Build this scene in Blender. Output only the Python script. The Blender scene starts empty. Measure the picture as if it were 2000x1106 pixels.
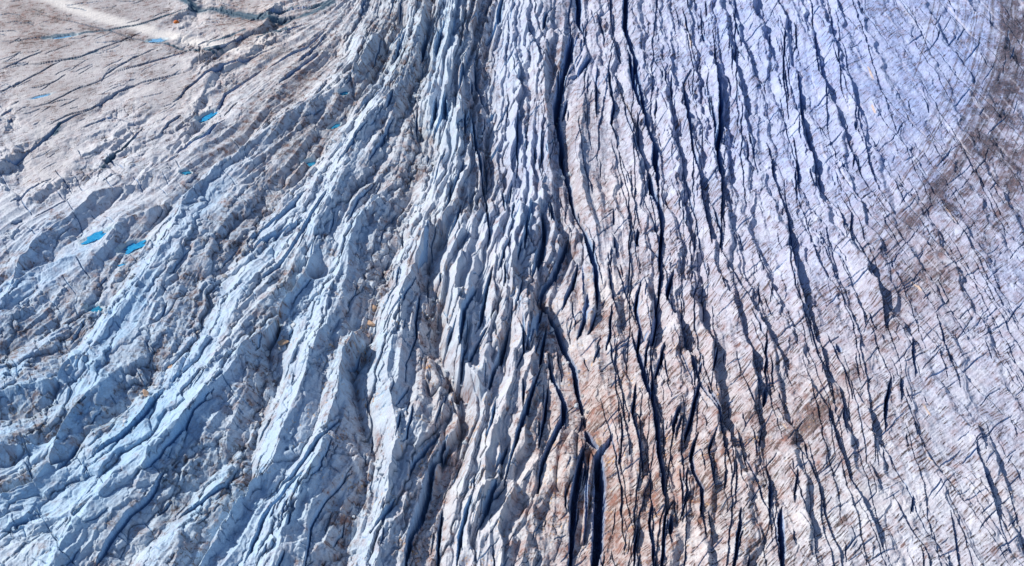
import bpy, bmesh, math, random
import numpy as np
from mathutils import Vector, noise as mnoise

# ------------------------------------------------------------------ camera, sky, sun, exposure
scene = bpy.context.scene
col = scene.collection
CAM_H = 300.0                      # metres above the ice
PITCH = math.radians(43.0)         # downward tilt
HFOV = math.radians(51.7)
cam_data = bpy.data.cameras.new('camera')
cam_data.sensor_width = 36.0
cam_data.lens = 18.0 / math.tan(HFOV / 2)
cam_data.clip_start = 1.0
cam_data.clip_end = 20000.0
cam = bpy.data.objects.new('camera', cam_data)
cam.location = (0, 0, CAM_H)
cam.rotation_euler = (math.pi / 2 - PITCH, 0, 0)
col.objects.link(cam)
scene.camera = cam

SUN_EL = math.radians(38.0)
SUN_DIR = Vector((-1.0, 0.42, 0)).normalized()         # towards the sun, on the ground plane
SUN_DIR = Vector((SUN_DIR.x * math.cos(SUN_EL), SUN_DIR.y * math.cos(SUN_EL), math.sin(SUN_EL)))
world = bpy.data.worlds.new('World')
scene.world = world
world.use_nodes = True
wn = world.node_tree
bg = wn.nodes['Background']
sky = wn.nodes.new('ShaderNodeTexSky')
sky.sky_type = 'NISHITA'
sky.sun_disc = False
sky.sun_elevation = SUN_EL
sky.sun_rotation = math.atan2(SUN_DIR.x, SUN_DIR.y)
sky.altitude = 900
wn.links.new(sky.outputs[0], bg.inputs[0])
bg.inputs[1].default_value = 0.115
sun_data = bpy.data.lights.new('sun', 'SUN')
sun_data.energy = 4.6
sun_data.angle = math.radians(0.5)
sun_data.color = (1.0, 0.92, 0.81)
sun = bpy.data.objects.new('sun', sun_data)
sun.rotation_euler = (-SUN_DIR).to_track_quat('-Z', 'Y').to_euler()
sun.location = SUN_DIR * 800
col.objects.link(sun)
vs = scene.view_settings
vs.view_transform = 'Standard'
vs.look = 'None'
vs.exposure = 0.08
vs.gamma = 1.0
scene.cycles.max_bounces = 5
scene.cycles.diffuse_bounces = 4

# ------------------------------------------------------------------ survey: photo sight-lines met with the mean ice level
FPX = 1000.0 / math.tan(HFOV / 2)
CP, SPN = math.cos(PITCH), math.sin(PITCH)

def ground(px, py, h=0.0):
    a = (np.asarray(px, float) - 1000.0) / FPX
    b = -(np.asarray(py, float) - 553.0) / FPX
    dx = a
    dy = CP + b * SPN
    dz = -SPN + b * CP
    t = (CAM_H - h) / -dz
    return dx * t, dy * t

def to_px(x, y, z):
    zz = z - CAM_H
    d = y * CP - zz * SPN
    u = y * SPN + zz * CP
    return 1000 + FPX * x / d, 553 - FPX * u / d

SP = 1.0                                        # survey spacing
PX0, PX1, PY0, PY1 = -300.0, 2300.0, -150.0, 1290.0
px1 = np.arange(PX0, PX1, SP)
py1 = np.arange(PY0, PY1, SP)
NX, NY = len(px1), len(py1)
PXg, PYg = np.meshgrid(px1.astype(np.float32), py1.astype(np.float32))
X, Y = ground(PXg, PYg)
X = X.astype(np.float32); Y = Y.astype(np.float32)
MPP = (np.sqrt(X * X + Y * Y + CAM_H ** 2) / FPX).astype(np.float32)   # metres spanned by one pixel of the photo

# ------------------------------------------------------------------ noise
def _perm(seed):
    r = np.random.RandomState(seed)
    p = r.permutation(512)
    return np.concatenate([p, p]).astype(np.int32), r.uniform(0, 2 * math.pi, 512).astype(np.float32)

def perlin(x, y, seed=0):
    p, ang = _perm(seed)
    gx, gy = np.cos(ang), np.sin(ang)
    xf = np.floor(x); yf = np.floor(y)
    xi = xf.astype(np.int32) & 511; yi = yf.astype(np.int32) & 511
    fx = (x - xf).astype(np.float32); fy = (y - yf).astype(np.float32)
    u = fx * fx * fx * (fx * (fx * 6 - 15) + 10)
    v = fy * fy * fy * (fy * (fy * 6 - 15) + 10)
    a = p[xi]; b = p[(xi + 1) & 511]
    y1 = (yi + 1) & 511
    def g(h, dx, dy):
        return gx[h] * dx + gy[h] * dy
    n00 = g(p[a + yi], fx, fy); n10 = g(p[b + yi], fx - 1, fy)
    n01 = g(p[a + y1], fx, fy - 1); n11 = g(p[b + y1], fx - 1, fy - 1)
    l0 = n00 + u * (n10 - n00); l1 = n01 + u * (n11 - n01)
    return (l0 + v * (l1 - l0)) * 1.5

def fbm(x, y, seed, oct=3, gain=0.5):
    s = 0; a = 1.0; t = 0
    for o in range(oct):
        s = s + a * perlin(x * 2.03 ** o + 17.3 * o, y * 2.03 ** o - 9.1 * o, seed + o)
        t += a; a *= gain
    return s / t

def worley(x, y, seed):
    r = np.random.RandomState(seed)
    jx = r.rand(256, 256).astype(np.float32); jy = r.rand(256, 256).astype(np.float32); val = r.rand(256, 256).astype(np.float32)
    xf = np.floor(x); yf = np.floor(y)
    xi = xf.astype(np.int32); yi = yf.astype(np.int32)
    fx = x - xf; fy = y - yf
    f1 = np.full(x.shape, 9.0, np.float32); f2 = f1.copy(); v = np.zeros(x.shape, np.float32); ox_ = v.copy(); oy_ = v.copy()
    for i in (-1, 0, 1):
        for j in (-1, 0, 1):
            cx = (xi + i) & 255; cy = (yi + j) & 255
            ex = i + jx[cy, cx] - fx; ey = j + jy[cy, cx] - fy
            d = ex ** 2 + ey ** 2
            c = d < f1
            ox_ = np.where(c, -ex, ox_); oy_ = np.where(c, -ey, oy_)
            f2 = np.where(c, f1, np.minimum(f2, d))
            v = np.where(c, val[cy, cx], v)
            f1 = np.where(c, d, f1)
    return np.sqrt(f1), np.sqrt(f2), v, ox_, oy_

def sstep(a, b, x):
    t = np.clip((x - a) / (b - a), 0, 1)
    return t * t * (3 - 2 * t)

# ------------------------------------------------------------------ traced lines
def parse(txt):
    out = []
    for line in txt.strip().splitlines():
        line = line.strip()
        if not line: continue
        head, pts = line.split(':')
        head = [float(v) for v in head.split()]
        p = [tuple(float(v) for v in q.split(',')) for q in pts.split()]
        out.append((head, np.array(p, float)))
    return out

# broad troughs between ice ridges
VALLEYS = parse('''
1: 790,60 757,114 734,160 701,204 674,247 647,267 634,294 614,324 587,351 543,393 495,454 468,504 445,534 391,571 401,604 378,644 361,681 328,721 291,769 254,806 214,843 187,863 144,913 67,963 0,983 -120,1010
1: 660,115 600,180 520,240 460,300 405,335 348,403 294,457 268,510 247,537 231,587 201,617 191,638 157,678 117,711 125,745 110,803 77,826 0,830 -120,835
1: 980,-60 950,40 945,100 951,140 938,187 945,217 951,267 958,318 968,364 962,400 950,430
1: 850,-60 840,60 828,154 808,187 801,227 814,261 835,290 830,340 800,400 794,417 767,447 777,460 791,480 767,514 747,544 761,577 734,597 731,637 721,681 714,721 690,760 700,800 714,863 734,903 727,950 714,997 704,1030 681,1070 665,1130 640,1250
1: 620,560 577,580 563,620 545,660 525,700 535,760 513,810 485,863 451,906 401,950 364,990 301,1060 240,1150
1: 513,810 492,900 492,977 451,1020 400,1080 350,1180
1: 860,480 838,527 844,557 834,590 861,604 848,634 854,661 848,691 864,718 878,770 915,793 908,846 898,903 878,950 861,1003 850,1080 830,1200
1: 1160,-60 1135,50 1115,110 1095,150 1090,187 1084,227 1094,284 1097,334 1107,358 1120,420 1135,470 1110,520 1085,560 1060,585 1055,600 1085,650 1100,680 1120,720 1130,780 1140,840 1160,890 1165,960 1160,1075 1155,1240
1: 441,184 425,214 408,240 365,262 320,300 278,340 231,390 190,430 140,480 60,540 0,570 -120,610
1: 320,420 262,488 235,520 187,607 120,640 60,680 0,720 -120,770
1: 154,840 90,880 30,925 -120,960
''')
# crests of the ice ridges
RIDGES = parse('''
1: 730,70 700,130 640,180 560,230 480,290 420,330 381,370 361,390 348,434 328,474 301,514 268,557 231,604 201,651 161,701 194,736 140,803 97,883 63,933 0,967 -120,1000
1: 420,245 330,310 260,360 187,377 130,427 84,454 43,500 23,554 0,584 -120,630
1: 350,380 310,400 230,430 190,490 77,514 33,547 -60,680
1: 830,20 800,120 760,190 720,240 690,300 654,370 627,430 610,494 590,547 560,590 520,640 450,700 420,740 380,800 301,870 227,923 180,977 117,1070 60,1180
1: 740,390 700,440 670,500 650,560 640,640 610,700 590,760 560,830 540,900 490,960 430,1040 390,1110 340,1220
1: 690,660 660,740 650,800 640,850 610,930 570,1000 540,1080 500,1200
1: 890,-40 880,60 870,150 890,220 900,290 880,360 860,430 835,440 810,520 790,580 770,650 760,720 770,800 770,880 760,960 740,1080 710,1200
1: 1045,-40 1040,70 1060,150 1065,220 1070,320 1060,390 1020,420 1000,500 1010,580 1030,650 1000,760 960,850 940,950 930,1080 920,1240
1: 940,400 910,480 890,560 900,700 940,760
1: 1150,660 1180,740 1200,850 1230,950 1240,1080 1250,1240
1: 1140,200 1130,330 1160,430 1180,540 1150,620
1: 60,860 -120,890
1: 150,690 90,740 -120,790
''')
# crevasses: width(px) depth(m) lip(m, raised sunward edge)
CREV = parse('''
4 3 .3: 0,135 28,126 47,115 85,100
4 3 .3: 28,126 77,126 127,117 160,110 190,97 251,75 278,63
6 2.5 .2: 60,22 84,30 207,57 248,72 321,87 368,98 418,107 478,118
5 2.5 .2: 160,65 207,58 261,50 318,35 385,17
10 2 .2: 320,-20 378,17 431,18 468,28 505,38 560,44
5 2 .2: 0,80 33,80 80,72 107,74 160,67
3 2.5 .3: 197,159 207,144 234,130 261,115 308,95
4 2.5 .3: 27,214 64,211 97,201 147,176 187,161 225,142
3 2.5 .3: 97,244 130,228 180,214 207,194 247,171 278,160 314,152 355,144
8 2.5 .2: 180,214 140,231 118,243 94,264 60,294 27,318 0,324
4 2.5 .3: 231,139 268,130 311,117 355,104 385,90 430,70
4 2.5 .4: 340,200 355,190 365,174 395,157 435,134 482,119 540,95
4 2.5 .4: 400,240 425,214 441,184 470,165 520,130
3 2 .3: 157,251 207,231 227,229 278,247
5 2.5 .4: 207,324 231,294 261,268 278,247
7 3 .4: 340,300 378,274 408,261 440,235
3 2 .3: 0,160 27,168 80,140 120,118
3 2 .3: 0,180 40,160
4 2 .3: 27,214 0,225
3 2.5 .3: 0,290 60,294
3 2.5 .3: 20,400 60,375 100,350
3 2.5 .3: 60,430 110,405 135,385
3 2 .3: 400,110 440,90 470,72 500,60
4 2 .3: 480,45 520,30 560,20 610,15
4 2 .3: 500,70 560,62 600,50
4 2.5 .3: 520,140 560,112 600,95 640,60
4 3 .5: 540,170 590,130 630,100
6 7 .6: 901,410 891,450 868,484
9 9 .8: 965,534 951,577 935,634 928,660
9 8 .8: 935,561 905,611 898,688
5 6 .6: 891,631 875,688
5 5 .4: 814,550 788,597 764,624 744,664
6 6 .4: 818,557 824,587 811,637 814,671 791,721
7 6 1: 838,437 831,510 818,537
7 7 .7: 955,648 931,681 905,731
10 9 .7: 1000,628 981,678 961,740 950,780
6 6 .5: 948,370 955,470 950,500
6 7 .5: 982,380 985,430
5 5 .8: 654,420 647,460
14 7 .8: 640,380 630,397 604,447 563,504 543,524 500,560
10 5 .6: 600,430 583,440 510,480 480,505
10 5 .6: 600,380 560,420 520,450 480,490
8 4 .5: 735,364 700,395 680,440
16 7 .8: 330,755 321,766 284,820 241,866 197,897 170,915
12 5 .8: 165,880 154,887 127,910 110,927
12 7 1: 420,760 395,780 378,800 351,846 314,897 280,930
10 6 .8: 0,1044 60,1020 144,1014 174,983
14 7 1: 330,915 318,937 294,977 254,1010 214,1070 180,1130
9 5 .8: 470,920 445,953 391,990 350,1020
13 7 .8: 665,820 660,830 617,876 577,937 543,970
16 7 .8: 600,925 590,937 560,970 520,1024 500,1064 480,1110
7 6 .6: 650,860 647,870 625,915 607,943
8 6 .6: 690,920 674,943 634,990 610,1037 604,1074 590,1140
5 5 .5: 801,756 774,803
6 6 .5: 811,800 791,866 781,880
6 6 .5: 784,816 771,870
18 10 .9: 880,860 871,876 848,923 834,970 801,1064 790,1140
8 6 .6: 778,983 747,1024 720,1060
10 6 .7: 865,853 834,880 811,913 800,940
8 7 .6: 968,793 948,866
8 7 .6: 992,870 968,923
10 7 .6: 975,943 945,1003
12 9 .7: 930,960 925,970 898,1057 890,1120
10 8 .6: 865,1003 858,1064 850,1130
6 6 .5: 990,950 960,983 930,1040
9 8 .7: 1060,720 1053,736 1033,793 1010,863 1000,896 985,950
5 6 .5: 1023,750 1020,813
7 7 .6: 1070,756 1060,830 1053,886
13 9 .8: 1070,690 1077,736 1100,793 1097,823 1075,870 1057,923 1050,970
15 10 1: 1144,866 1127,937 1120,983 1114,1057 1110,1140
8 8 .6: 1137,925 1125,970 1110,1010
26 14 .6: 1197,846 1184,873 1167,897 1171,950 1167,1070 1160,1160
6 7 .5: 1150,895 1145,960 1140,1070
8 7 .7: 1244,746 1234,813 1254,903 1254,947
12 10 1: 1270,720 1274,743 1281,846 1288,896 1294,923 1298,990 1305,1010
8 7 .6: 1328,796 1314,830 1314,856
10 8 .8: 1371,743 1355,786 1338,860 1341,880
10 8 .8: 1365,846 1351,890 1355,923 1371,953 1368,997 1368,1020
7 7 .7: 1378,746 1401,803 1408,856
6 6 .5: 1398,846 1385,886 1397,960
4 5 .4: 1211,813 1211,870 1207,917
6 6 .5: 1247,1020 1241,1070 1238,1120
7 7 .6: 1274,990 1268,1024 1274,1070 1276,1130
8 7 .6: 1314,983 1301,1004 1295,1067 1290,1130
9 7 .6: 1311,1010 1310,1046
4 5 .4: 1344,910 1340,960 1333,990
5 6 .6: 1451,736 1470,785 1488,823
9 7 .6: 1497,756 1494,795
5 6 .6: 1435,830 1451,883 1478,937 1500,1003 1510,1060
4 5 .4: 1488,836 1481,870
3 4 .4: 1435,886 1440,940 1435,997
3 5 .4: 1394,893 1397,963
9 7 .6: 1448,993 1438,1070 1430,1130
4 5 .4: 1384,1000 1390,1063
14 11 1.2: 1265,330 1271,370 1288,413 1294,447
8 8 .8: 1244,447 1244,487
9 9 .8: 1261,480 1288,504 1290,540 1288,570
8 8 .9: 1365,340 1371,370 1381,437 1391,484
6 7 .6: 1385,390 1408,457 1408,497
10 9 .6: 1316,530 1311,540 1301,597
9 8 .7: 1250,550 1247,567 1241,604 1251,648 1247,671
10 9 .8: 1278,571 1284,624 1274,664 1266,680
12 9 .8: 1235,650 1241,681 1258,738 1275,800
6 6 .5: 1268,660 1261,690 1258,731
8 8 .6: 1298,668 1290,700 1278,738
7 8 .8: 1288,567 1321,624 1351,704 1358,760
12 11 .9: 1130,440 1140,467 1161,520 1164,557 1164,611
5 6 .5: 1187,510 1191,557 1197,594 1221,654
4 5 .4: 1201,514 1217,564 1231,604 1247,648
8 8 .6: 1147,574 1140,624 1127,668
6 7 .5: 1164,611 1147,654
6 6 .5: 1194,604 1191,654 1184,691
9 8 .7: 1130,517 1120,557 1097,617
12 9 .8: 1110,470 1097,504 1080,554 1068,575
14 9 .8: 1060,420 1062,470 1050,520 1040,560
10 8 .7: 1042,400 1030,450 1024,500
8 8 .6: 1075,400 1080,440 1090,470
9 8 .7: 1060,610 1053,627 1033,684
6 6 .5: 1023,630 1023,690 1007,725
8 8 .6: 1066,650 1064,661 1053,731
4 5 .5: 1172,680 1160,710
5 6 .5: 1375,577 1375,617
4 5 .4: 1361,553 1357,577
5 6 .6: 1400,470 1418,510 1448,564 1498,648
5 6 .5: 1403,670 1401,690 1391,735
6 7 .5: 1498,654 1495,721 1497,760
4 5 .4: 1481,557 1481,594
7 7 .5: 1067,33 1060,67
6 7 .6: 1030,50 1040,70 1064,117
13 10 .8: 1125,-40 1130,7 1130,50 1140,72
15 10 .8: 1118,70 1114,87 1104,150 1094,167
9 8 .6: 1157,110 1134,144 1108,160
14 9 .6: 1092,150 1090,187 1084,227 1094,284 1097,334 1107,358
8 8 .6: 1107,195 1097,240
5 6 .4: 1043,294 1043,324
4 5 .4: 1015,200 1010,261 1010,330 1005,370
12 10 .9: 1225,-60 1221,10 1219,60 1231,87 1237,110 1244,122 1237,147 1251,177 1246,194
11 10 1.2: 1226,100 1231,127 1237,174 1247,207 1264,244
14 11 1.2: 1258,230 1264,244 1281,284 1278,318 1284,361
6 7 .8: 1187,134 1197,214 1194,247 1207,288
5 6 .6: 1167,134 1164,207 1167,241
4 4 .4: 1204,157 1214,191 1234,234 1247,278 1268,334
5 6 .6: 1240,265 1264,334 1270,365
10 9 1: 1334,160 1338,174 1341,214 1348,261 1354,274
4 5 .4: 1350,137 1334,167
8 7 .4: 1373,65 1374,80
12 11 1.1: 1398,130 1401,140 1408,207 1408,254 1400,284 1403,334 1411,368
6 7 .6: 1388,190 1395,240 1398,284
4 5 .5: 1438,160 1448,187 1461,214 1464,225
4 5 .6: 1450,80 1461,110 1475,144 1498,184
6 6 .6: 1461,264 1471,304
6 6 .6: 1495,275 1500,284 1510,345 1523,373
4 5 .6: 1523,33 1533,67 1530,157 1540,234
3 5 .5: 1506,60 1503,100
4 5 .5: 1553,43 1557,87 1547,104
3 5 .5: 1615,5 1624,40 1634,100 1644,187 1654,214
4 5 .5: 1590,70 1597,144 1630,207 1657,284 1667,320
7 7 .7: 1557,130 1567,234 1587,294 1594,365 1610,407
6 7 .5: 1557,310 1560,361
6 5 .4: 1671,240 1672,256
4 5 .5: 1665,290 1667,330
3 3 .4: 1700,197 1734,250 1790,311 1811,341
8 8 .9: 1523,373 1540,437 1550,504 1560,560 1572,590
5 6 .8: 1638,380 1644,390 1664,420 1664,450 1681,484 1704,527 1707,547 1717,577 1734,654
3 5 .5: 1587,474 1597,510 1617,543
5 6 .8: 1547,574 1567,604 1587,658 1607,731 1625,790
3 5 .5: 1667,574 1687,611 1691,641
10 6 .4: 1634,672 1639,690
5 5 .6: 1614,648 1654,738 1665,780
7 7 .6: 1784,660 1781,691 1788,735
5 6 .6: 1828,611 1841,664 1854,704 1875,760
3 4 .5: 1774,604 1811,654 1834,691 1848,738
2 3 .4: 1721,383 1754,427 1794,460 1824,494
3 3 .4: 1734,500 1781,544 1804,577 1828,607
2 3 .4: 1844,410 1878,450 1900,490
5 5 .6: 1965,681 1992,724 2040,800
7 7 .9: 1577,746 1617,803 1637,870 1654,910 1661,937
6 6 .8: 1634,743 1647,786 1654,833 1677,876
9 8 .6: 1739,740 1731,803 1731,843
6 6 .5: 1757,736 1761,783
4 5 .6: 1687,786 1707,836 1721,870
5 6 .7: 1534,853 1577,903 1600,957 1627,1047 1637,1074 1650,1120
4 5 .4: 1574,860 1577,900
4 6 .5: 1553,943 1570,993 1594,1054
8 7 .5: 1500,910 1507,960 1502,1010
14 8 .5: 1528,990 1523,1023 1530,1075 1530,1120
5 6 .6: 1661,937 1694,997 1721,1070
4 5 .5: 1701,903 1724,957
6 6 .7: 1747,970 1778,1037 1804,1070 1820,1120
5 6 .5: 1786,970 1779,1003
6 6 .8: 1900,860 1908,886 1931,953 1941,997 1975,1054
5 5 .4: 1787,826 1790,850
5 5 .5: 1855,1003 1871,1070 1878,1120
3 3 .4: 1834,900 1885,937 1928,990
12 9 .8: 985,0 978,20 972,50 945,90
16 9 .7: 873,195 871,200 868,241 848,271
10 8 .7: 851,187 848,230 841,261
8 7 .6: 905,140 898,194
7 7 .6: 834,84 828,110 824,137
9 7 .6: 861,74 851,120
8 7 .6: 794,70 781,100 770,130
9 8 .7: 750,175 747,181 721,204 691,237
8 7 .6: 768,181 754,221
6 6 .5: 908,227 908,278
8 7 .8: 915,215 918,227 938,334 941,364 950,400
4 6 .4: 995,207 968,261
10 7 .5: 968,224 948,247
7 6 .5: 978,305 958,325
5 5 .6: 1000,470 985,500 975,540
6 6 .6: 1005,400 1000,440
15 12 .5: 1134,60 1112,120 1098,165 1090,200 1085,240 1094,290 1098,340 1108,365 1122,425 1138,470
9 10 .5: 1138,470 1152,505 1163,540
11 10 .5: 1098,500 1080,548 1062,580 1057,605
13 12 .4: 1057,600 1075,630 1092,665 1102,690 1122,725 1130,780 1141,838
14 12 .4: 1141,838 1150,866 1168,885
9 10 .8: 1219,40 1236,100 1250,180 1265,245 1282,300 1287,370
9 10 .8: 1284,361 1289,410 1294,447 1290,505 1289,575 1278,620
8 9 .8: 1247,560 1241,610 1251,650 1243,690 1262,740 1277,800 1284,860 1294,930 1300,1000
7 8 .8: 1288,567 1321,624 1352,704 1372,760 1398,810 1412,860 1430,930
7 8 .8: 1392,60 1399,140 1408,210 1403,300 1411,368 1408,420 1410,497
6 8 .8: 1340,170 1349,262 1356,310 1372,370 1382,437 1392,484
6 8 .8: 1500,280 1512,345 1530,400 1545,460 1560,560 1580,610 1607,690 1625,770
6 7 .8: 1577,746 1617,803 1637,870 1661,937 1700,1010 1730,1090
5 7 .7: 1418,510 1448,564 1500,650 1540,720 1577,746
5 7 .7: 1555,130 1570,234 1590,294 1605,370 1644,420 1670,480 1707,547 1740,660 1760,730
5 6 .7: 1597,144 1630,207 1665,300 1690,360 1721,400 1754,440
4 5 .4: 870,300 855,340 845,380
5 5 .4: 905,320 890,370 870,410
5 5 .5: 780,560 755,600 745,630
4 5 .4: 880,740 870,790 850,840
6 5 .5: 950,230 930,170 925,120
8 5 .5: 770,240 745,290 720,330
8 5 .5: 720,250 690,290 660,330
''')
# pale, straight dirt-filled seams
SEAMS = parse('''
3: 1336,45 1346,70 1350,100
3: 1204,157 1214,191 1234,234 1247,278
3: 1844,410 1878,450
3: 1775,548 1790,563 1800,575
3: 1700,205 1708,225
3: 1695,130 1706,158
3: 1804,788 1822,815
3: 1810,895 1825,910
3: 1450,865 1456,895
3: 1528,830 1536,842
''')
# crevasse-like direction hints where little is traced
FLOW = parse('''
1: 1530,-60 1560,0 1640,150 1720,290 1820,430 1950,590 2100,760
1: 1600,-60 1640,0 1730,130 1820,250 1920,380 2060,540
1: 1690,-60 1740,0 1830,110 1930,230 2060,370
1: 1800,-60 1850,0 1930,90 2060,220
1: 1700,-60 1720,0 1790,90 1880,190 2000,330
1: 1580,50 1680,220 1770,350 1880,490 2010,650
1: 1620,330 1720,460 1820,590 1930,740 2080,920
1: 1600,500 1700,640 1800,800 1900,960 2000,1120
1: 1820,640 1920,780 2060,960
1: 1960,40 2060,150
1: 1900,440 2000,570 2100,690
1: 1480,0 1520,100 1560,200
1: 1380,0 1400,60 1420,120
1: 200,150 100,190 0,240
1: 400,130 300,180 200,230
''')
# direction of the fine dirt foliation: px,py,angle (degrees, photo plane, + = rising)
FOLIA = np.array([(100,100,8),(300,100,14),(200,250,20),(500,60,12),(560,200,35),(100,420,25),(300,500,42),(80,700,30),(300,800,48),(500,800,55),(600,500,58),(850,300,72),(900,700,58),(760,900,55),(960,1000,60),
(1000,100,60),(1030,300,62),(1150,200,48),(1150,330,50),(1200,450,38),(1150,700,33),(1180,800,34),(1250,950,32),(1350,950,38),(1280,90,42),(1330,230,45),(1400,100,42),(1420,420,36),(1450,600,33),(1400,750,38),(1550,450,30),(1550,650,26),(1650,250,30),(1700,420,38),
(1750,100,28),(1830,150,32),(1960,150,74),(1940,40,84),(1990,60,86),(1920,250,58),(1980,300,66),(1850,350,46),(1760,520,42),(1900,500,30),(1700,700,38),(1900,750,36),(1600,900,42),(1750,950,36),(1950,950,42),(1480,1000,45)], float)

# regional look, at photo points: px,py, relief, flow-ridge relief(m), dirt, brown warmth, clean-ice blueness, lavender, auto crack density
REGION = np.array([
# px   py   A    rid  dirt warm blue lav crk
(60,  40,  .05, .25, .62, .55, .05, .05, 0),
(250, 30,  .05, .22, .45, .45, .05, .10, 0),
(480, 40,  .08, .25, .60, .60, .10, .00, 0),
(120, 180, .05, .25, .30, .45, .10, .10, 0),
(330, 180, .07, .28, .36, .45, .08, .10, 0),
(100, 330, .10, .35, .25, .45, .18, .10, 0),
(300, 300, .18, .50, .30, .40, .30, .10, .1),
(560, 120, .35, .80, .55, .45, .18, .05, .2),
(560, 250, .60, .80, .58, .30, .35, .10, .1),
(420, 420, .80, .70, .36, .30, .75, .10, .1),
(120, 480, .60, .60, .30, .35, .75, .15, .1),
(80,  640, .65, .60, .38, .30, .80, .10, .1),
(300, 640, .90, .60, .32, .25, .85, .10, .1),
(60,  800, .85, .60, .40, .25, .80, .05, .1),
(250, 820, .95, .60, .28, .25, .90, .00, .1),
(100, 1000,1.0, .70, .30, .25, .75, .00, .1),
(400, 950, 1.0, .80, .30, .25, .85, .00, .2),
(560, 560, .95, .90, .28, .35, .75, .00, .4),
(700, 470, .90, .80, .32, .35, .70, .05, .3),
(700, 700, 1.0, .80, .30, .40, .70, .00, .3),
(600, 1000,1.0, .90, .24, .40, .75, .00, .3),
(680, 280, .80, 1.0, .40, .35, .50, .05, .4),
(760, 120, .70, 1.0, .50, .30, .55, .00, .4),
(860, 80,  .9, 1.2, .40, .30, .60, .00, .5),
(860, 250, .9, 1.2, .36, .35, .55, .00, .5),
(860, 420, .9, .9, .30, .45, .45, .00, .5),
(870, 620, .9, .8, .26, .55, .45, .00, .6),
(840, 850, .9, .9, .28, .55, .55, .00, .6),
(960, 980, .8, .9, .30, .65, .40, .00, .6),
(960, 600, .9, .8, .22, .50, .50, .05, .6),
(1010,120, .7, 1.0, .35, .35, .40, .35, .6),
(1050,300, .8, .9, .24, .30, .40, .50, .6),
(1050,480, .8, .9, .26, .40, .45, .30, .6),
(1130,250, .35,.6, .50, .55, .15, .30, .4),
(1180,380, .30,.4, .40, .60, .10, .20, .4),
(1180,600, .30,.4, .34, .55, .10, .10, .5),
(1180,800, .25,.4, .50, .70, .05, .05, .4),
(1220,1010,.30,.45,.60, .75, .05, .00, .5),
(1100,900, .5, .7, .34, .55, .15, .00, .5),
(1180,60,  .30,.8, .50, .40, .15, .55, .6),
(1300,120, .20,.7, .40, .30, .15, .75, .7),
(1420,60,  .15,.7, .34, .25, .20, .90, .7),
(1310,300, .20,.5, .30, .35, .10, .60, .6),
(1440,280, .15,.5, .26, .30, .20, .80, .6),
(1350,520, .20,.4, .34, .50, .10, .45, .5),
(1450,450, .15,.4, .26, .40, .15, .55, .5),
(1350,720, .20,.4, .40, .55, .08, .25, .5),
(1350,950, .22,.5, .62, .70, .05, .05, .6),
(1480,620, .15,.4, .36, .50, .10, .45, .5),
(1480,850, .18,.4, .60, .60, .06, .20, .5),
(1480,1030,.20,.5, .45, .50, .15, .10, .5),
(1550,150, .12,.6, .26, .25, .20, .95, .6),
(1580,320, .12,.5, .22, .30, .20, .85, .5),
(1580,500, .12,.4, .26, .40, .12, .70, .4),
(1650,100, .10,.5, .30, .30, .10,1.00, .4),
(1750,60,  .08,.45,.46, .30, .06,1.00, .3),
(1780,200, .08,.45,.38, .25, .06,1.00, .3),
(1880,100, .08,.45,.34, .20, .06,1.00, .3),
(1970,120, .10,.5, .80, .35, .00, .85, .2),
(1970,330, .10,.6, .70, .40, .00, .75, .2),
(1700,330, .10,.45,.34, .35, .10, .90, .4),
(1850,350, .10,.5, .60, .40, .03, .85, .3),
(1740,440, .10,.5, .60, .45, .03, .70, .3),
(1830,540, .12,.6, .85, .50, .00, .50, .3),
(1950,520, .12,.6, .42, .35, .12, .70, .3),
(1680,640, .12,.5, .50, .55, .05, .50, .4),
(1590,800, .15,.5, .66, .60, .03, .25, .4),
(1700,820, .15,.5, .48, .50, .12, .30, .4),
(1850,760, .12,.5, .36, .40, .15, .45, .3),
(1970,800, .12,.6, .52, .40, .08, .50, .3),
(1640,1000,.18,.5, .32, .40, .18, .15, .4),
(1800,980, .15,.5, .34, .40, .18, .25, .3),
(1960,1000,.15,.6, .52, .40, .08, .30, .3),
], float)

def idw(px, py, pts, vals, power=2.6, eps=45.0):
    num = np.zeros(px.shape + (vals.shape[1],)); den = np.zeros(px.shape)
    for (a, b), v in zip(pts, vals):
        w = 1.0 / (((px - a) ** 2 + (py - b) ** 2 + eps * eps) ** (power / 2))
        num += w[..., None] * v; den += w
    return num / den[..., None]

# coarse control lattices, then bilinear to the survey grid
CS = 16.0
cpx = np.arange(PX0 - 16, PX1 + 33, CS); cpy = np.arange(PY0 - 16, PY1 + 33, CS)
CX, CY = np.meshgrid(cpx, cpy)

def up(c):
    gx = (px1 - cpx[0]) / CS; gy = (py1 - cpy[0]) / CS
    ix = gx.astype(int); iy = gy.astype(int)
    fx = (gx - ix).astype(np.float32)[None, :]; fy = (gy - iy).astype(np.float32)[:, None]
    c = c.astype(np.float32)
    rows = c[iy] * (1 - fy) + c[iy + 1] * fy
    return rows[:, ix] * (1 - fx) + rows[:, ix + 1] * fx

reg = idw(CX, CY, REGION[:, :2], REGION[:, 2:])
A_rel, A_rid, DIRT, WARM, BLUE, LAV, CRK = [up(reg[..., k]) for k in range(7)]
WARM = WARM + .12 * np.exp(-((PXg - 1250) / 330) ** 2 - ((PYg - 820) / 360) ** 2)
DIRT = DIRT + .24 * np.exp(-((PXg - 1330) / 380) ** 2 - ((PYg - 780) / 430) ** 2)

def dir_field(samples, eps=30.0, power=3.2):
    s = np.array(samples)
    v = np.stack([np.cos(2 * s[:, 2]), np.sin(2 * s[:, 2])], 1)
    return idw(CX, CY, s[:, :2], v, power, eps)

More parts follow.
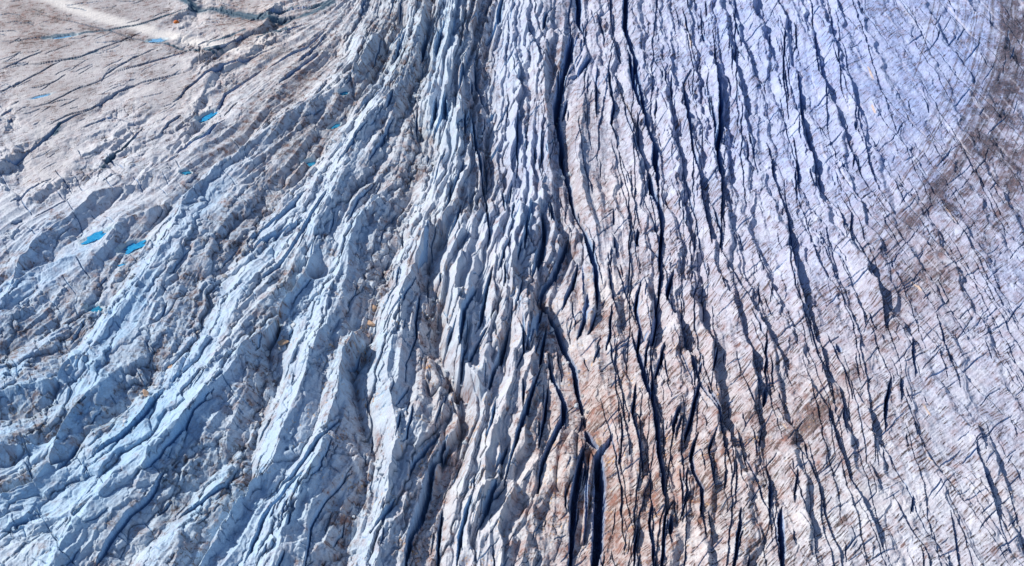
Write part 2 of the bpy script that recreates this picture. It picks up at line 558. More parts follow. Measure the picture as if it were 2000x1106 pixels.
smp = []
for group, step in ((VALLEYS, 40), (RIDGES, 40), (CREV, 40), (FLOW, 40)):
    for head, p in group:
        for a, b in zip(p[:-1], p[1:]):
            L = np.hypot(*(b - a)); n = max(1, int(L / step))
            for k in range(n):
                q = a + (b - a) * (k + .5) / n
                smp.append((q[0], q[1], math.atan2(b[1] - a[1], b[0] - a[0])))
fl = dir_field(smp)
fo = dir_field([(a, b, math.radians(-c)) for a, b, c in FOLIA], eps=70)

def field_xy(f):
    ang = 0.5 * np.arctan2(f[..., 1], f[..., 0])
    # double-angle components upsampled, halved afterwards
    c2 = up(f[..., 0]); s2 = up(f[..., 1])
    an = 0.5 * np.arctan2(s2, c2)
    return np.cos(an), np.sin(an)
FLX, FLY = field_xy(fl)
FOX, FOY = field_xy(fo)
_j = .5 * fbm(X / 9, Y / 9, 15, 2).astype(np.float32)
FOX, FOY = FOX * np.cos(_j) - FOY * np.sin(_j), FOX * np.sin(_j) + FOY * np.cos(_j)

def flow_coords(w_n=.12, iters=900):
    """two smooth co-ordinates (in photo pixels): one across, one along the ice flow"""
    ang = 0.5 * np.arctan2(fl[..., 1], fl[..., 0])
    fx, fy = np.cos(ang), np.sin(ang)
    sg = np.where(fy < 0, -1, 1); fx *= sg; fy *= sg
    nx_, ny_ = fy, -fx
    def solve(ax, ay, bx, by):
        # gradient along (bx,by) should be 1, along (ax,ay) should be 0
        def D(u):
            gx = np.zeros_like(u); gy = np.zeros_like(u)
            gx[:, :-1] = u[:, 1:] - u[:, :-1]; gy[:-1] = u[1:] - u[:-1]; return gx / CS, gy / CS
        def DT(gx, gy):
            u = np.zeros_like(gx)
            u[:, 1:] += gx[:, :-1]; u[:, :-1] -= gx[:, :-1]; u[1:] += gy[:-1]; u[:-1] -= gy[:-1]; return u / CS
        def W(gx, gy):
            p = ax * gx + ay * gy; q = (bx * gx + by * gy) * w_n
            return p * ax + q * bx, p * ay + q * by
        rhs = DT(w_n * bx, w_n * by)
        u = CX * bx.mean() + CY * by.mean(); u = u.astype(float)
        r = rhs - DT(*W(*D(u))); d = r.copy(); rr = (r * r).sum()
        for _ in range(iters):
            Ad = DT(*W(*D(d))); al = rr / ((d * Ad).sum() + 1e-12)
            u += al * d; r -= al * Ad; r2 = (r * r).sum(); d = r + d * (r2 / (rr + 1e-20)); rr = r2
        return u
    return up(solve(fx, fy, nx_, ny_)), up(solve(nx_, ny_, fx, fy))
S_, T_ = flow_coords()

def lic(src, vx, vy, half, step=1.6):
    """smear a noise sheet along a direction field (gives streaks that follow the ice)"""
    acc = src.copy(); wsum = 1.0
    n = int(half / step)
    for sgn in (1.0, -1.0):
        gx, gy = np.meshgrid(np.arange(NX, dtype=np.float32), np.arange(NY, dtype=np.float32))
        dx = np.full((NY, NX), 0, np.float32); dy = dx.copy()
        dx += vx * sgn; dy += vy * sgn
        for k in range(n):
            gx += dx * (step / SP); gy += dy * (step / SP)
            ii = np.clip(gy + .5, 0, NY - 1).astype(np.int32) * NX + np.clip(gx + .5, 0, NX - 1).astype(np.int32)
            nx_ = vx.ravel()[ii]; ny_ = vy.ravel()[ii]
            flip = np.where(nx_ * dx + ny_ * dy < 0, -1.0, 1.0).astype(np.float32)
            dx = nx_ * flip; dy = ny_ * flip
            w = 0.5 + 0.5 * math.cos(math.pi * (k + 1) / (n + 1))
            acc += w * src.ravel()[ii]; wsum += w
    acc /= wsum
    acc -= acc.mean()
    return acc / (acc.std() + 1e-9)

WX = PXg; WY = PYg
# irregular bending of every traced line (metres of ground)
warp_x = (fbm(X / 26, Y / 26, 11, 3) * 2.2 + fbm(X / 7, Y / 7, 12, 2) * 0.9).astype(np.float32)
warp_y = (fbm(X / 26, Y / 26, 21, 3) * 2.2 + fbm(X / 7, Y / 7, 22, 2) * 0.9).astype(np.float32)
XW = X + warp_x; YW = Y + warp_y
XC = X + warp_x * .45; YC = Y + warp_y * .45

def sample(arr, px, py):
    gx = min(max((px - PX0) / SP, 0), NX - 1.001); gy = min(max((py - PY0) / SP, 0), NY - 1.001)
    i, j = int(gy), int(gx); fy, fx = gy - i, gx - j
    return float(arr[i, j] * (1 - fy) * (1 - fx) + arr[i, j + 1] * (1 - fy) * fx + arr[i + 1, j] * fy * (1 - fx) + arr[i + 1, j + 1] * fy * fx)

def at_height(p, h):
    """a point sighted at p and known to lie h metres above the mean level: its place on the mean level"""
    x, y = ground(p[:, 0], p[:, 1], h)
    u, v = to_px(x, y, 0)
    return np.stack([u, v], 1)

def sighted(px, py, arr):
    """where on the survey grid the surface point sighted at (px, py) lies"""
    q = np.array([px, py], float)
    for _ in range(4):
        q = at_height(np.array([[px, py]], float), np.array([sample(arr, q[0], q[1])]))[0]
    return q

def window(p, pad):
    x0 = int(max(0, (p[:, 0].min() - pad - PX0) / SP)); x1 = int(min(NX, (p[:, 0].max() + pad - PX0) / SP + 2))
    y0 = int(max(0, (p[:, 1].min() - pad - PY0) / SP)); y1 = int(min(NY, (p[:, 1].max() + pad - PY0) / SP + 2))
    return slice(y0, max(y1, y0)), slice(x0, max(x1, x0))

def line_dist(p, sl, xs, ys):
    """distance, signed side (negative = sunward/west) and run 0..1 along a polyline, inside a window"""
    gx, gy = ground(p[:, 0], p[:, 1])
    x = xs[sl]; y = ys[sl]
    best = np.full(x.shape, 1e9, np.float32); side = np.ones(x.shape, np.float32); run = np.zeros(x.shape, np.float32)
    seg = np.hypot(np.diff(gx), np.diff(gy)); tot = seg.sum() + 1e-6; acc = 0
    for k in range(len(p) - 1):
        ax, ay, bx, by = gx[k], gy[k], gx[k + 1], gy[k + 1]
        dx, dy = bx - ax, by - ay; L2 = dx * dx + dy * dy + 1e-9
        t = np.clip(((x - ax) * dx + (y - ay) * dy) / L2, 0, 1)
        d2 = (x - ax - t * dx) ** 2 + (y - ay - t * dy) ** 2
        c = d2 < best
        best = np.where(c, d2, best)
        cr = dx * (y - ay) - dy * (x - ax)
        if dy > 0: cr = -cr
        side = np.where(c, np.sign(cr), side)
        run = np.where(c, (acc + t * seg[k]) / tot, run)
        acc += seg[k]
    return np.sqrt(best), side, run

# ------------------------------------------------------------------ relief
big = np.float32(60.0)
dv = np.full((NY, NX), big); dr = np.full((NY, NX), big); sv = np.ones((NY, NX), np.float32)
MAC = 15.0
lift = lambda p, k: at_height(p, np.array([k * MAC * sample(A_rel, a, b) for a, b in p]))
VALLEYS = [(h, lift(p, -.48)) for h, p in VALLEYS]
RIDGES = [(h, lift(p, .40)) for h, p in RIDGES]
for head, p in VALLEYS:
    sl = window(p, 170); d, sd, r = line_dist(p, sl, XW, YW)
    sv[sl] = np.where(d < dv[sl], sd, sv[sl]); dv[sl] = np.minimum(dv[sl], d)
for head, p in RIDGES:
    sl = window(p, 170); d, sd, r = line_dist(p, sl, XW, YW); dr[sl] = np.minimum(dr[sl], d)
ratio = dv / (dv + dr + .05)
near = np.exp(-np.minimum(dv, dr) / 34.0) * (1 - sstep(18, 33, np.minimum(dv, dr)))
macro = (ratio ** 1.1 - .55) * near * MAC * A_rel * (1 - .35 * sstep(520, 250, PXg) * sstep(330, 480, PYg))

west = sstep(.3, .8, A_rel)                      # broken, rounded ridges
east = 1 - sstep(.2, .45, A_rel)                 # tilted plates
flat = 1 - sstep(.04, .25, A_rel)
UL = flat * (1 - sstep(560, 760, PXg))
wob = lambda sc, seed, amp: amp * fbm(X / sc, Y / sc, seed, 2)
sw = S_ + wob(9, 301, 16); tw = T_ + wob(9, 302, 16)
sw2 = S_ + wob(4, 303, 7); tw2 = T_ + wob(4, 304, 7)

# rounded blocks with sharp creases, three sizes, drawn out along the flow
def pillow(a, b, seed, s__, t__, soft=0):
    f1, f2, cv, ox_, oy_ = worley(s__ / a, t__ / b, seed)
    dome = 1 - np.minimum(f1, 1.1) ** 2
    edge = 1 - sstep(.0, .16, f2 - f1)
    r1 = (cv * 7.31) % 1 - .5; r2 = (cv * 13.7) % 1 - .5
    if soft: ox_ = ox_ * sstep(0, soft, f2 - f1)
    return dome, edge, cv, ox_, (ox_ * r1 + oy_ * r2) * 2
d1, e1, c1, o1, g1 = pillow(38, 150, 401, sw, tw)
d2, e2_, c2, o2, g2 = pillow(17, 78, 402, sw2, tw2)
d3, e3, c3, o3, g3 = pillow(9, 17, 403, sw2, tw2)
pat = sstep(-.25, .3, fbm(X / 24, Y / 24, 305, 2))
d4, e4, c4_, o4, g4 = pillow(5, 8, 404, sw2 + 3 * c3, tw2)
mid = west * sstep(800, 880, PXg) * (1 - sstep(1110, 1180, PXg))
d5, e5, c5, o5, g5 = pillow(25, 260, 405, S_ + wob(16, 307, 13) + wob(5, 309, 3), T_ + wob(14, 308, 22), .22)
h_mid = mid * (o5 * 5.0 + (c5 - .5) * 1.6 * sstep(0, .3, 1 - e5) - e5 * .9)
gr = 1 - .72 * mid
h_west = west * (d1 * 1.9 + (c1 - .5) * 1.8 - e1 * .5 + o1 * 1.2 + gr * (.35 + .65 * pat) * (d2 * .7 + (c2 - .5) * 1.0 - e2_ * .3 + o2 * .5 + g2 * 1.0 + o2 * .6)
                 + gr * (d3 * .2 + (c3 - .5) * .36 - e3 * .1 + g3 * .4) * (.35 + .65 * pat) + ((c4_ - .5) * .14 + g4 * .16) * (.3 + .7 * pat))

# flow-aligned fins
def grain(scale_m, seed): return perlin(X / scale_m, Y / scale_m, seed)
n0 = lic(grain(8.5, 30), FLX, FLY, 95)
n1 = lic(grain(3.6, 31), FLX, FLY, 44)
n2 = lic(grain(1.8, 32), FLX, FLY, 24)
n3 = lic(grain(0.9, 33), FLX, FLY, 12)
fin_mask = sstep(-.25, .45, fbm(X / 32, Y / 32, 41, 3))
fin = (1 - np.minimum(np.abs(n0), 2.2) * .9) * (1.5 + 1.1 * mid) + ((1 - np.minimum(np.abs(n1), 2.2) * .9) * (1 - .6 * mid) + (1 - np.minimum(np.abs(n2), 2.2)) * .28) * (fin_mask * .9 + .12) + n3 * .05
h_fin = fin * A_rid * (1 - east * .66) * (1 - flat * .3) * (1 - UL * .75) * (1 - .42 * west * sstep(.5, .8, BLUE))

# the eastern plates: each rises away from the sun side and breaks off
p1, q1, v1, u1, w1 = pillow(44, 230, 411, S_ + wob(16, 317, 15) + wob(5, 309, 4), T_ + wob(14, 308, 22), .25)
p2, q2, v2, u2, w2 = pillow(20, 60, 412, sw2, tw2, .25)
crk_m = sstep(-.1, .35, fbm(X / 20, Y / 20, 306, 2))
h_east = east * (1 - flat * .55) * np.clip(1 - UL * 1.35, 0, 1) * (1 + .75 * (1 - sstep(1350, 1750, PXg))) * (1 - .42 * sstep(520, 760, PYg)) * (u1 * 3.8 + (v1 - .5) * .9 * sstep(0, .5, 1 - q1) - q1 * .35 * crk_m + (u2 * 1.1 + (v2 - .5) * .45 - q2 * .25 + w2 * .9) * (.35 + .65 * crk_m) + w1 * 1.4 + ((c4_ - .5) * .16 + (c3 - .5) * .38 + g3 * .6) * (.25 + .75 * crk_m))

swell = fbm(X / 55, Y / 55, 61, 3) * 2.0 * np.clip(A_rel, .25, 1)
rough = fbm(X / 3.2, Y / 3.2, 71, 4, .55) * .40 * np.clip(A_rid, .2, 1) + fbm(X / .8, Y / .8, 75, 2) * .10

# fine foliation, the hatch that also carries the dust
streak = lic(perlin(X / .75, Y / .75, 91), FOX, FOY, 13)
streak_b = lic(perlin(X / 1.9, Y / 1.9, 92), FOX, FOY, 30)
streak_f = lic(perlin(X / .42, Y / .42, 94), FOX, FOY, 16)
h_fol = (streak * .03 + streak_b * .04) * (.35 + .65 * east)

MACRO = macro + swell
H = macro + h_mid + h_west + h_fin + h_east + swell + rough + h_fol

# crevasses
wn_ = fbm(X / 3.5, Y / 3.5, 81, 3)
wfine = fbm(X / .9, Y / .9, 83, 2)
halo = np.zeros((NY, NX), np.float32)
carve = np.zeros((NY, NX), np.float32); wallness = np.zeros((NY, NX), np.float32); lipsum = np.zeros((NY, NX), np.float32)

def cut(p, w, depth, lip, sag=.5, fray=1.0):
    pad = w * 2 + 40
    sl = window(p, pad)
    if sl[0].stop <= sl[0].start or sl[1].stop <= sl[1].start: return
    d, side, run = line_dist(p, sl, XC, YC)
    d = d + fray * wn_[sl] * .35 * w * MPP[sl]
    half = .42 * w * MPP[sl] * np.clip(np.maximum(np.sin(np.pi * np.clip(run, 0, 1)), 0) ** .6, .10, 1) * (1 + .7 * wn_[sl])
    half = np.maximum(half, (.55 + .55 * UL[sl]) * MPP[sl])
    u = d / half + .4 * fray * wfine[sl]
    prof = (1 - sstep(.62, 1.12, u)) * (.68 + .32 * (1 - np.minimum(u, 1))) * (1 + .5 * wn_[sl])
    taper = np.clip(np.minimum(run, 1 - run) * 7, 0.0, 1)
    c = 1.15 * depth * prof * (.35 + .65 * taper)
    carve[sl] = np.maximum(carve[sl], c)
    out = np.maximum(d - half, 0)
    west = side < 0
    l = np.where(west, lip * 1.6 * np.exp(-out / 4.5), -lip * sag * 1.6 * np.exp(-out / 3.2)) * taper
    lipsum[sl] += l
    if w > 3: halo[sl] = np.maximum(halo[sl], np.exp(-out / 1.8) * taper)
    wallness[sl] = np.maximum(wallness[sl], (1 - sstep(.8, 1.6, d / half)) * taper)

for head, p in CREV:
    p = np.array([sighted(a, b, MACRO) for a, b in p])
    k = sample(west, p[:, 0].mean(), p[:, 1].mean()) * (1 - sstep(700, 900, p[:, 0].mean()))
    k2 = sample(UL, p[:, 0].mean(), p[:, 1].mean())
    cut(p, head[0] * (1 - .42 * k) * (1 - .35 * k2), head[1] * (1 - .25 * k) * (1 - .6 * k2), head[2] * (1 - .8 * k2), fray=1 - .9 * k2)

# the countless smaller cracks, each with its own course along the local flow
rng = random.Random(7)
def auto_crack(x, y, length, w, depth, lip, VX=None, VY=None):
    VX = FLX if VX is None else VX; VY = FLY if VY is None else VY
    gx = lambda v: int(min(max((v[0] - PX0) / SP, 0), NX - 1)); gy = lambda v: int(min(max((v[1] - PY0) / SP, 0), NY - 1))
    pts = [(x, y)]; d = None; n = max(3, int(length / 9))
    kink = rng.uniform(-.22, .22)
    for k in range(n):
        i, j = gy(pts[-1]), gx(pts[-1])
        v = np.array((VX[i, j], VY[i, j]))
        if v[1] < 0 or (abs(v[1]) < .05 and v[0] > 0): v = -v
        if d is not None and v @ d < 0: v = -v
        d = v
        a = kink + rng.uniform(-.22, .22); c, s = math.cos(a), math.sin(a)
        st = length / n
        pts.append((pts[-1][0] + (v[0] * c - v[1] * s) * st, pts[-1][1] + (v[0] * s + v[1] * c) * st))
    cut(np.array(pts), w, depth, lip)

for k in range(1700):
    x = rng.uniform(-140, 2140); y = rng.uniform(-120, 1230)
    i = int((y - PY0) / SP); j = int((x - PX0) / SP)
    if i >= NY or j >= NX or rng.random() > CRK[i, j] * 1.15: continue
    w = rng.choice((1.6, 2, 2, 2.5, 3, 3.5, 4.5))
    auto_crack(x, y, rng.uniform(14, 46) * (.6 + w * .25), w, 1.0 + w * .9, .12 + .07 * w)

for k in range(190):                                  # long hairline fractures that run on and on
    x = rng.uniform(1080, 2140); y = rng.uniform(-120, 1000)
    auto_crack(x, y, rng.uniform(110, 420), rng.choice((1.6, 2, 2.4, 3)), rng.uniform(2, 4.5), rng.uniform(.15, .5))
for k in range(620):                                  # cross fractures along the foliation
    x = rng.uniform(900, 2140); y = rng.uniform(-120, 1230)
    auto_crack(x, y, rng.uniform(14, 70), rng.choice((1.3, 1.6, 2, 2.6)), rng.uniform(.8, 2.2), rng.uniform(0, .12), FOX, FOY)
for k in range(240):                                  # and the odd ones across the western ridges
    x = rng.uniform(-100, 900); y = rng.uniform(250, 1230)
    auto_crack(x, y, rng.uniform(12, 46), rng.choice((1.3, 1.6, 2.2)), rng.uniform(.8, 1.8), 0, FLY, -FLX)
for k in range(420):
    x = rng.uniform(-200, 640); y = rng.uniform(-120, 420)
    if sample(UL, x, y) < .35: continue
    auto_crack(x, y, rng.uniform(12, 60), rng.choice((1.2, 1.5, 2)), rng.uniform(.5, 1.2), 0)
lipsum = np.clip(lipsum, -2.2, 2.6)
H = H + lipsum - carve
H = H.astype(np.float32)

# ------------------------------------------------------------------ free-standing seracs (outlines sighted in the photo)
SERACS = [
 ('leaf shaped ice slab pinched between two long dark crevasses', 1.6, '1250,558 1262,553 1278,585 1284,628 1274,660 1262,668 1250,645 1243,605'),
 ('tall white ice tower with a blunt top beside the rubble filled central crevasse', 2.5, '1120,451 1130,456 1138,491 1137,513 1124,512 1111,493 1111,462'),
 ('pale slab with a straight dark edge, just under the blunt white ice tower', 1.4, '1141,512 1160,530 1162,610 1150,640 1132,600 1126,555'),
 ('slender pale ice blade standing over the widest black crevasse', 2.4, '1117,836 1127,846 1124,923 1102,970 1087,950 1097,876'),
 ('thin dirty ice fin standing inside the widest black crevasse', 3.0, '1154,880 1161,897 1151,977 1141,1057 1134,1057 1144,937'),
 ('wedge of white ice with a sloping flat top beside a shaded pocket', 2.2, '835,700 850,712 862,765 840,775 830,745'),
 ('long pointed ice blade at the edge of the winding rubble gully', 2.0, '838,424 841,470 834,505 820,535 797,518 813,465'),
 ('smooth grey ice block with one flat face, high among dirty ridges', 2.4, '765,56 783,75 779,99 756,105 750,80'),
 ('conical dusty ice block with a tiny blue pool at its foot', 2.2, '690,133 715,148 729,170 716,191 693,194 686,160'),
 ('rounded blue ice tower on the crest near the top edge', 2.2, '885,18 909,25 906,50 886,58'),
 ('broad striped ice tower between two dark clefts near the top edge', 1.8, '1090,55 1108,95 1100,140 1086,138 1062,98 1068,66'),
 ('narrow fluted ice tower hemmed in by two dark clefts', 2.0, '1125,68 1146,85 1151,110 1129,146 1116,108'),
 ('sharp pointed ice peak with blue shaded flutes below the dark clefts', 1.6, '1168,106 1186,140 1191,192 1169,175 1156,138'),
 ('smooth rounded blue ice block like a barrel beside an orange block', 2.0, '398,648 416,660 386,706 355,726 372,680'),
 ('rounded ice pillar between a deep blue trough and a rubble pocket', 2.0, '884,795 902,830 889,912 872,902 870,840'),
 ('flat topped ice tower leaning over a shaded crevasse in the central icefall', 2.2, '1022,570 1050,597 1054,634 1036,682 1022,640 1008,612'),
 ('tall folded ice fin in the blue shaded heart of the icefall', 2.2, '1034,402 1057,390 1057,455 1043,482 1029,455'),
 ('leaning ice blade with brown dust just below the folded fin', 1.8, '1080,432 1098,470 1094,497 1063,554 1056,542'),
]
serac_id = np.zeros((NY, NX), np.int16)
for k, (lab, lift_, txt) in enumerate(SERACS):
    p = np.array([[float(v) for v in q.split(',')] for q in txt.split()])
    p = np.array([sighted(a, b, MACRO + lift_ * .6) for a, b in p])
    sl = window(p, 12)
    qx = PXg[sl] + (warp_x[sl] * .3) / MPP[sl]; qy = PYg[sl] + (warp_y[sl] * .3) / MPP[sl]
    inside = np.zeros(qx.shape, bool); dist = np.full(qx.shape, 1e9)
    m = len(p)
    for i in range(m):
        (ax, ay), (bx, by) = p[i], p[(i + 1) % m]
        if ay != by:
            c = ((ay > qy) != (by > qy)) & (qx < (bx - ax) * (qy - ay) / (by - ay) + ax)
            inside ^= c
        t = np.clip(((qx - ax) * (bx - ax) + (qy - ay) * (by - ay)) / ((bx - ax) ** 2 + (by - ay) ** 2), 0, 1)
        dist = np.minimum(dist, np.hypot(qx - ax - t * (bx - ax), qy - ay - t * (by - ay)))
    dm = dist * MPP[sl]
    free = serac_id[sl] == 0
    inside &= free
    H[sl] += np.where(inside, lift_ * (1 - np.exp(-dm / .9)) + carve[sl] * .75, np.where(free, -1.4 * np.exp(-dm / 1.0), 0)).astype(np.float32)
    serac_id[sl] = np.where(inside, k + 1, serac_id[sl])

# melt pools: px, py, half length, half width (px), tilt deg
POOLS = [(190,466,27,7,24,'long bright blue meltwater pool among low ridges, the largest pool'),]
POOLS = [
 (190,466,27,7,22), (262,488,24,7,22), (187,607,14,6,5), (405,228,17,5,28), (607,325,13,4,8), (655,255,11,3,25),
 (364,340,9,3,5), (308,78,16,3,6), (672,187,8,3,12), (80,188,18,1.6,14), (125,71,20,2,8),(240,523,8,2,10)]

# ------------------------------------------------------------------ surface colour (ice, dust, sediment; some shade painted into the crack walls)
patch = fbm(X / 17, Y / 17, 93, 4, .55)
patch2 = fbm(X / 5, Y / 5, 97, 3, .6)

BAND = parse('''
11: 1962,-60 1958,60 1945,140 1915,225 1870,310 1815,385 1755,450
8: 1990,-60 1985,80 1970,190 1940,280 1900,350 1850,420
3: 1928,0 1912,50 1880,95
3: 1946,60 1932,140 1900,225 1862,290
20: 1830,500 1800,540 1760,590 1720,680
14: 1700,690 1640,760 1580,830 1520,880
20: 1180,800 1150,850 1200,1000 1180,1080
10: 60,22 200,62 330,92 480,120 560,100
12: 470,35 560,45 640,20
14: 1150,200 1110,300 1130,420
10: 1760,20 1800,40 1830,45
20: 1990,300 1960,420 1900,520
''')
band = np.zeros((NY, NX), np.float32)
for head, p in BAND:
    sl = window(p, 120); d, s, r = line_dist(p, sl, XW, YW)
    band[sl] = np.maximum(band[sl], np.exp(-(d / (head[0] * MPP[sl] * 1.2)) ** 2))
lee = np.where(sv < 0, np.exp(-(dv / 15.0) ** 2), np.exp(-dv / 3.5)) * sstep(.25, .6, A_rel)
wind = np.where(sv > 0, np.exp(-((dv - 14) / 10.0) ** 2), 0) * west + west * np.exp(-(dr / 7.0) ** 2)
wind = np.clip(wind, 0, 1)
blot = fbm(X / 2.6, Y / 2.6, 98, 4, .65)
ARC = np.array([(1966, -80), (1962, 60), (1946, 140), (1915, 225), (1870, 310), (1815, 385), (1750, 455), (1690, 520)], float)
arcs = np.zeros((NY, NX), np.float32); ar = random.Random(5)
for k in range(34):
    off = ar.uniform(-150, 110) if k > 3 else (-8, 6, 20, -26)[k]
    p = ARC + np.array((off * .93, off * .35)) + np.array([(ar.uniform(-3, 3), ar.uniform(-3, 3)) for _ in ARC])
    sl = window(p, 16); d, sd, r = line_dist(p, sl, XC, YC)
    a0 = ar.uniform(0, .6); a1 = a0 + ar.uniform(.25, .6) if k > 3 else 1.2
    if k <= 3: a0 = -.2
    on = sstep(a0, a0 + .1, r) * (1 - sstep(a1 - .1, a1, r))
    arcs[sl] = np.maximum(arcs[sl], (1 - sstep(.15, 1.0, d / (ar.choice((1.5, 2, 3)) * (2.6 if k <= 3 else 1) * MPP[sl]))) * on * ar.uniform(.5, 1))
p = ARC + np.array((6., 2.)); sl = window(p, 330); d, sd, r = line_dist(p, sl, XW, YW)
outer = np.where(sd > 0, np.exp(-(d / 34.0) ** 2), np.exp(-(d / 2.2) ** 2)) * np.clip((1 - r) * 3.5, 0, 1)
DIRT[sl] += (.27 * outer * (1 + .9 * patch2[sl] + .7 * patch[sl])).astype(np.float32)
amount = DIRT * 1.14 + .04 + band * .27 + halo * east * .16 + patch * .50 + patch2 * .26 + lee * .32 * (1 + patch2) - wind * .16
s_all = streak * .20 + streak_b * .15 + streak_f * .10
hatch = .25 + .75 * east
pm = sstep(-.35, .5, fbm(X / 3.4, Y / 3.4, 111, 3) + .5 * patch)
lines = np.maximum(streak_f, 0) ** 1.5 * .20 * pm + np.maximum(streak, 0) ** 1.5 * .17 * pm + np.maximum(streak_b, 0) ** 1.4 * .065 * sstep(-.3, .5, fbm(X / 11, Y / 11, 117, 2))
dirt_soft = sstep(.24, 1.1, amount + s_all * .45 * hatch + blot * .62)
dirt_line = sstep(.46, .86, amount * .50 + lines * (1.7 + .5 * np.exp(-((PXg - 1250) / 350) ** 2)) * hatch + blot * (.42 - .16 * hatch))
vein = 1 - np.abs(fbm(X / 5.5 + .6 * blot, Y / 5.5, 113, 3)) * 9
dirt_line = np.maximum(dirt_line, arcs * (.95 + .8 * blot))
dirt_line = np.maximum(dirt_line, sstep(.35, 1.0, vein) * sstep(.2, .7, amount + .3 * blot) * (1 - .6 * east) * .8)

seam = np.zeros((NY, NX), np.float32)
for head, p in SEAMS:
    sl = window(p, 40); d, s, r = line_dist(p, sl, XC, YC)
    seam[sl] = np.maximum(seam[sl], (1 - sstep(.3, .8, d / (head[0] * MPP[sl]))) * np.clip(np.minimum(r, 1 - r) * 6, 0, 1))
rail = np.zeros((NY, NX), np.float32)
p = np.array([(60, -20), (130, 12), (200, 35), (268, 52), (340, 72), (420, 90), (520, 100), (600, 112)], float)
sl = window(p, 80); d, s, r = line_dist(p, sl, XC, YC)
rail[sl] = np.exp(-(d / (15 * MPP[sl])) ** 4) * np.clip((1 - r) * 3.5, 0, 1)

def mix(a, b, t): return a + (np.asarray(b, np.float32) - a) * t[..., None]
base = np.empty((NY, NX, 3), np.float32); base[:] = (.66, .66, .67)
base = mix(base, (.32, .53, .75), np.clip(BLUE * .84 + .3 * wind * BLUE + .25 * patch2 + .15 * patch, 0, 1))
base = mix(base, (.29, .43, .82), np.clip(LAV * (.90 + .4 * patch + .45 * patch2), 0, 1))
base = mix(base, (.60, .45, .405), np.clip(WARM * .55 + .35 * patch2 - .1 * (1 - LAV * .7), 0, 1))
base = mix(base, (.40, .38, .395), UL * np.clip(.75 + .5 * patch, 0, 1))
base = mix(base, (.74, .72, .71), rail * .95)
# bare ice walls of the cracks: blue ice, no dust, shade at depth painted in as navy
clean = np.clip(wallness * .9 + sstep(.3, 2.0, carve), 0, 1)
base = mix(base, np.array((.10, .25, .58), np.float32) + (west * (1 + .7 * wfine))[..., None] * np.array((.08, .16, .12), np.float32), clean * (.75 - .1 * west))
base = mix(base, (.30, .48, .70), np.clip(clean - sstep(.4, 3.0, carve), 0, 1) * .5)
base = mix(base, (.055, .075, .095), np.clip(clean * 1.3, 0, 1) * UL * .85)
browns = mix(mix(np.full_like(base, .0) + np.array((.11, .088, .085), np.float32), (.26, .112, .08), np.clip(WARM * 1.35 - .3 + patch2 * .6, 0, 1)), (.12, .105, .15), np.clip(LAV * .6, 0, 1))
t = np.clip(dirt_soft * (.50 - .10 * east) + dirt_line * .75, 0, .95) * (1 - clean * .75) * (1 - rail * .9)
grit = fbm(X / .7, Y / .7, 115, 3, .7)
t = np.clip(t * (1 + .55 * grit) - .06 * np.maximum(grit, 0), 0, .96)
browns = browns * np.clip(1.15 + 1.3 * blot + .5 * grit - .75 * dirt_line, .25, 2.2)[..., None]
base = base + (browns - base) * t[..., None]
pale = np.zeros((NY, NX), np.float32)                    # pale healed veins fanning over the upper right
for k in range(110):
    x = rng.uniform(1560, 2120); y = rng.uniform(-60, 480)
    n = 7; pts = [(x, y)]; L = rng.uniform(40, 150)
    for _ in range(n):
        i = int(min(max((pts[-1][1] - PY0) / SP, 0), NY - 1)); j = int(min(max((pts[-1][0] - PX0) / SP, 0), NX - 1))
        v = np.array((FLX[i, j], FLY[i, j])); v = v if v[1] > 0 else -v
        pts.append((pts[-1][0] + v[0] * L / n, pts[-1][1] + v[1] * L / n))
    p = np.array(pts); sl = window(p, 14)
    if sl[0].stop <= sl[0].start or sl[1].stop <= sl[1].start: continue
    d, sd, r = line_dist(p, sl, XC, YC)
    pale[sl] = np.maximum(pale[sl], (1 - sstep(.2, 1.0, d / (rng.choice((1.2, 1.6, 2.4)) * MPP[sl]))) * np.clip(np.minimum(r, 1 - r) * 5, 0, 1) * rng.uniform(.4, 1))
base = mix(base, (.70, .70, .84), pale * .5)
base = mix(base, (.62, .47, .36), seam * .8)
# ochre specks of blown sediment, mostly along the middle
och = sstep(.48, .70, fbm(X / 1.0, Y / 1.0, 101, 2) + .55 * fbm(X / 9, Y / 9, 103, 2)) * sstep(.36, .60, WARM + .22 * np.exp(-((PXg - 760) / 330) ** 2 - ((PYg - 800) / 300) ** 2) - .5 * LAV) * (1 - UL)
base = mix(base, (.56, .34, .14), np.clip(och, 0, 1) * .75 * (1 - clean))
# wet blue-green channels on the flat upper ice
CHAN = parse('''
16: 330,-20 378,14 431,18
14: 431,18 468,28 505,38 560,40
9: 560,40 610,28 650,10
8: 88,74 107,71 140,68
8: 290,78 318,80
6: 400,98 430,97
7: 520,62 556,58
6: 600,18 640,8 660,0
4: 160,65 207,58 261,50 318,35 385,17
4: 80,74 107,72 160,66
4: 320,87 368,98 418,105
5: 118,243 100,262
3: 127,117 160,110 190,97
3: 405,86 440,74 480,60
4: 500,70 560,62
4: 207,324 231,294 261,268
4: 378,274 408,261
5: 500,40 540,28 580,10
''')
chan = np.zeros((NY, NX), np.float32)
for head, p in CHAN:
    sl = window(p, 50); d, s, r = line_dist(p, sl, XW, YW)
    chan[sl] = np.maximum(chan[sl], 1 - sstep(.4, 1.1, d / (head[0] * MPP[sl] * (1 + .6 * wn_[sl]))))
chan *= sstep(-.75, -.05, fbm(X / 14 + .4 * wn_, Y / 3.2, 121, 3))
base = mix(base, (.045, .115, .18), chan * .9)
base = np.clip(base, .02, .85)

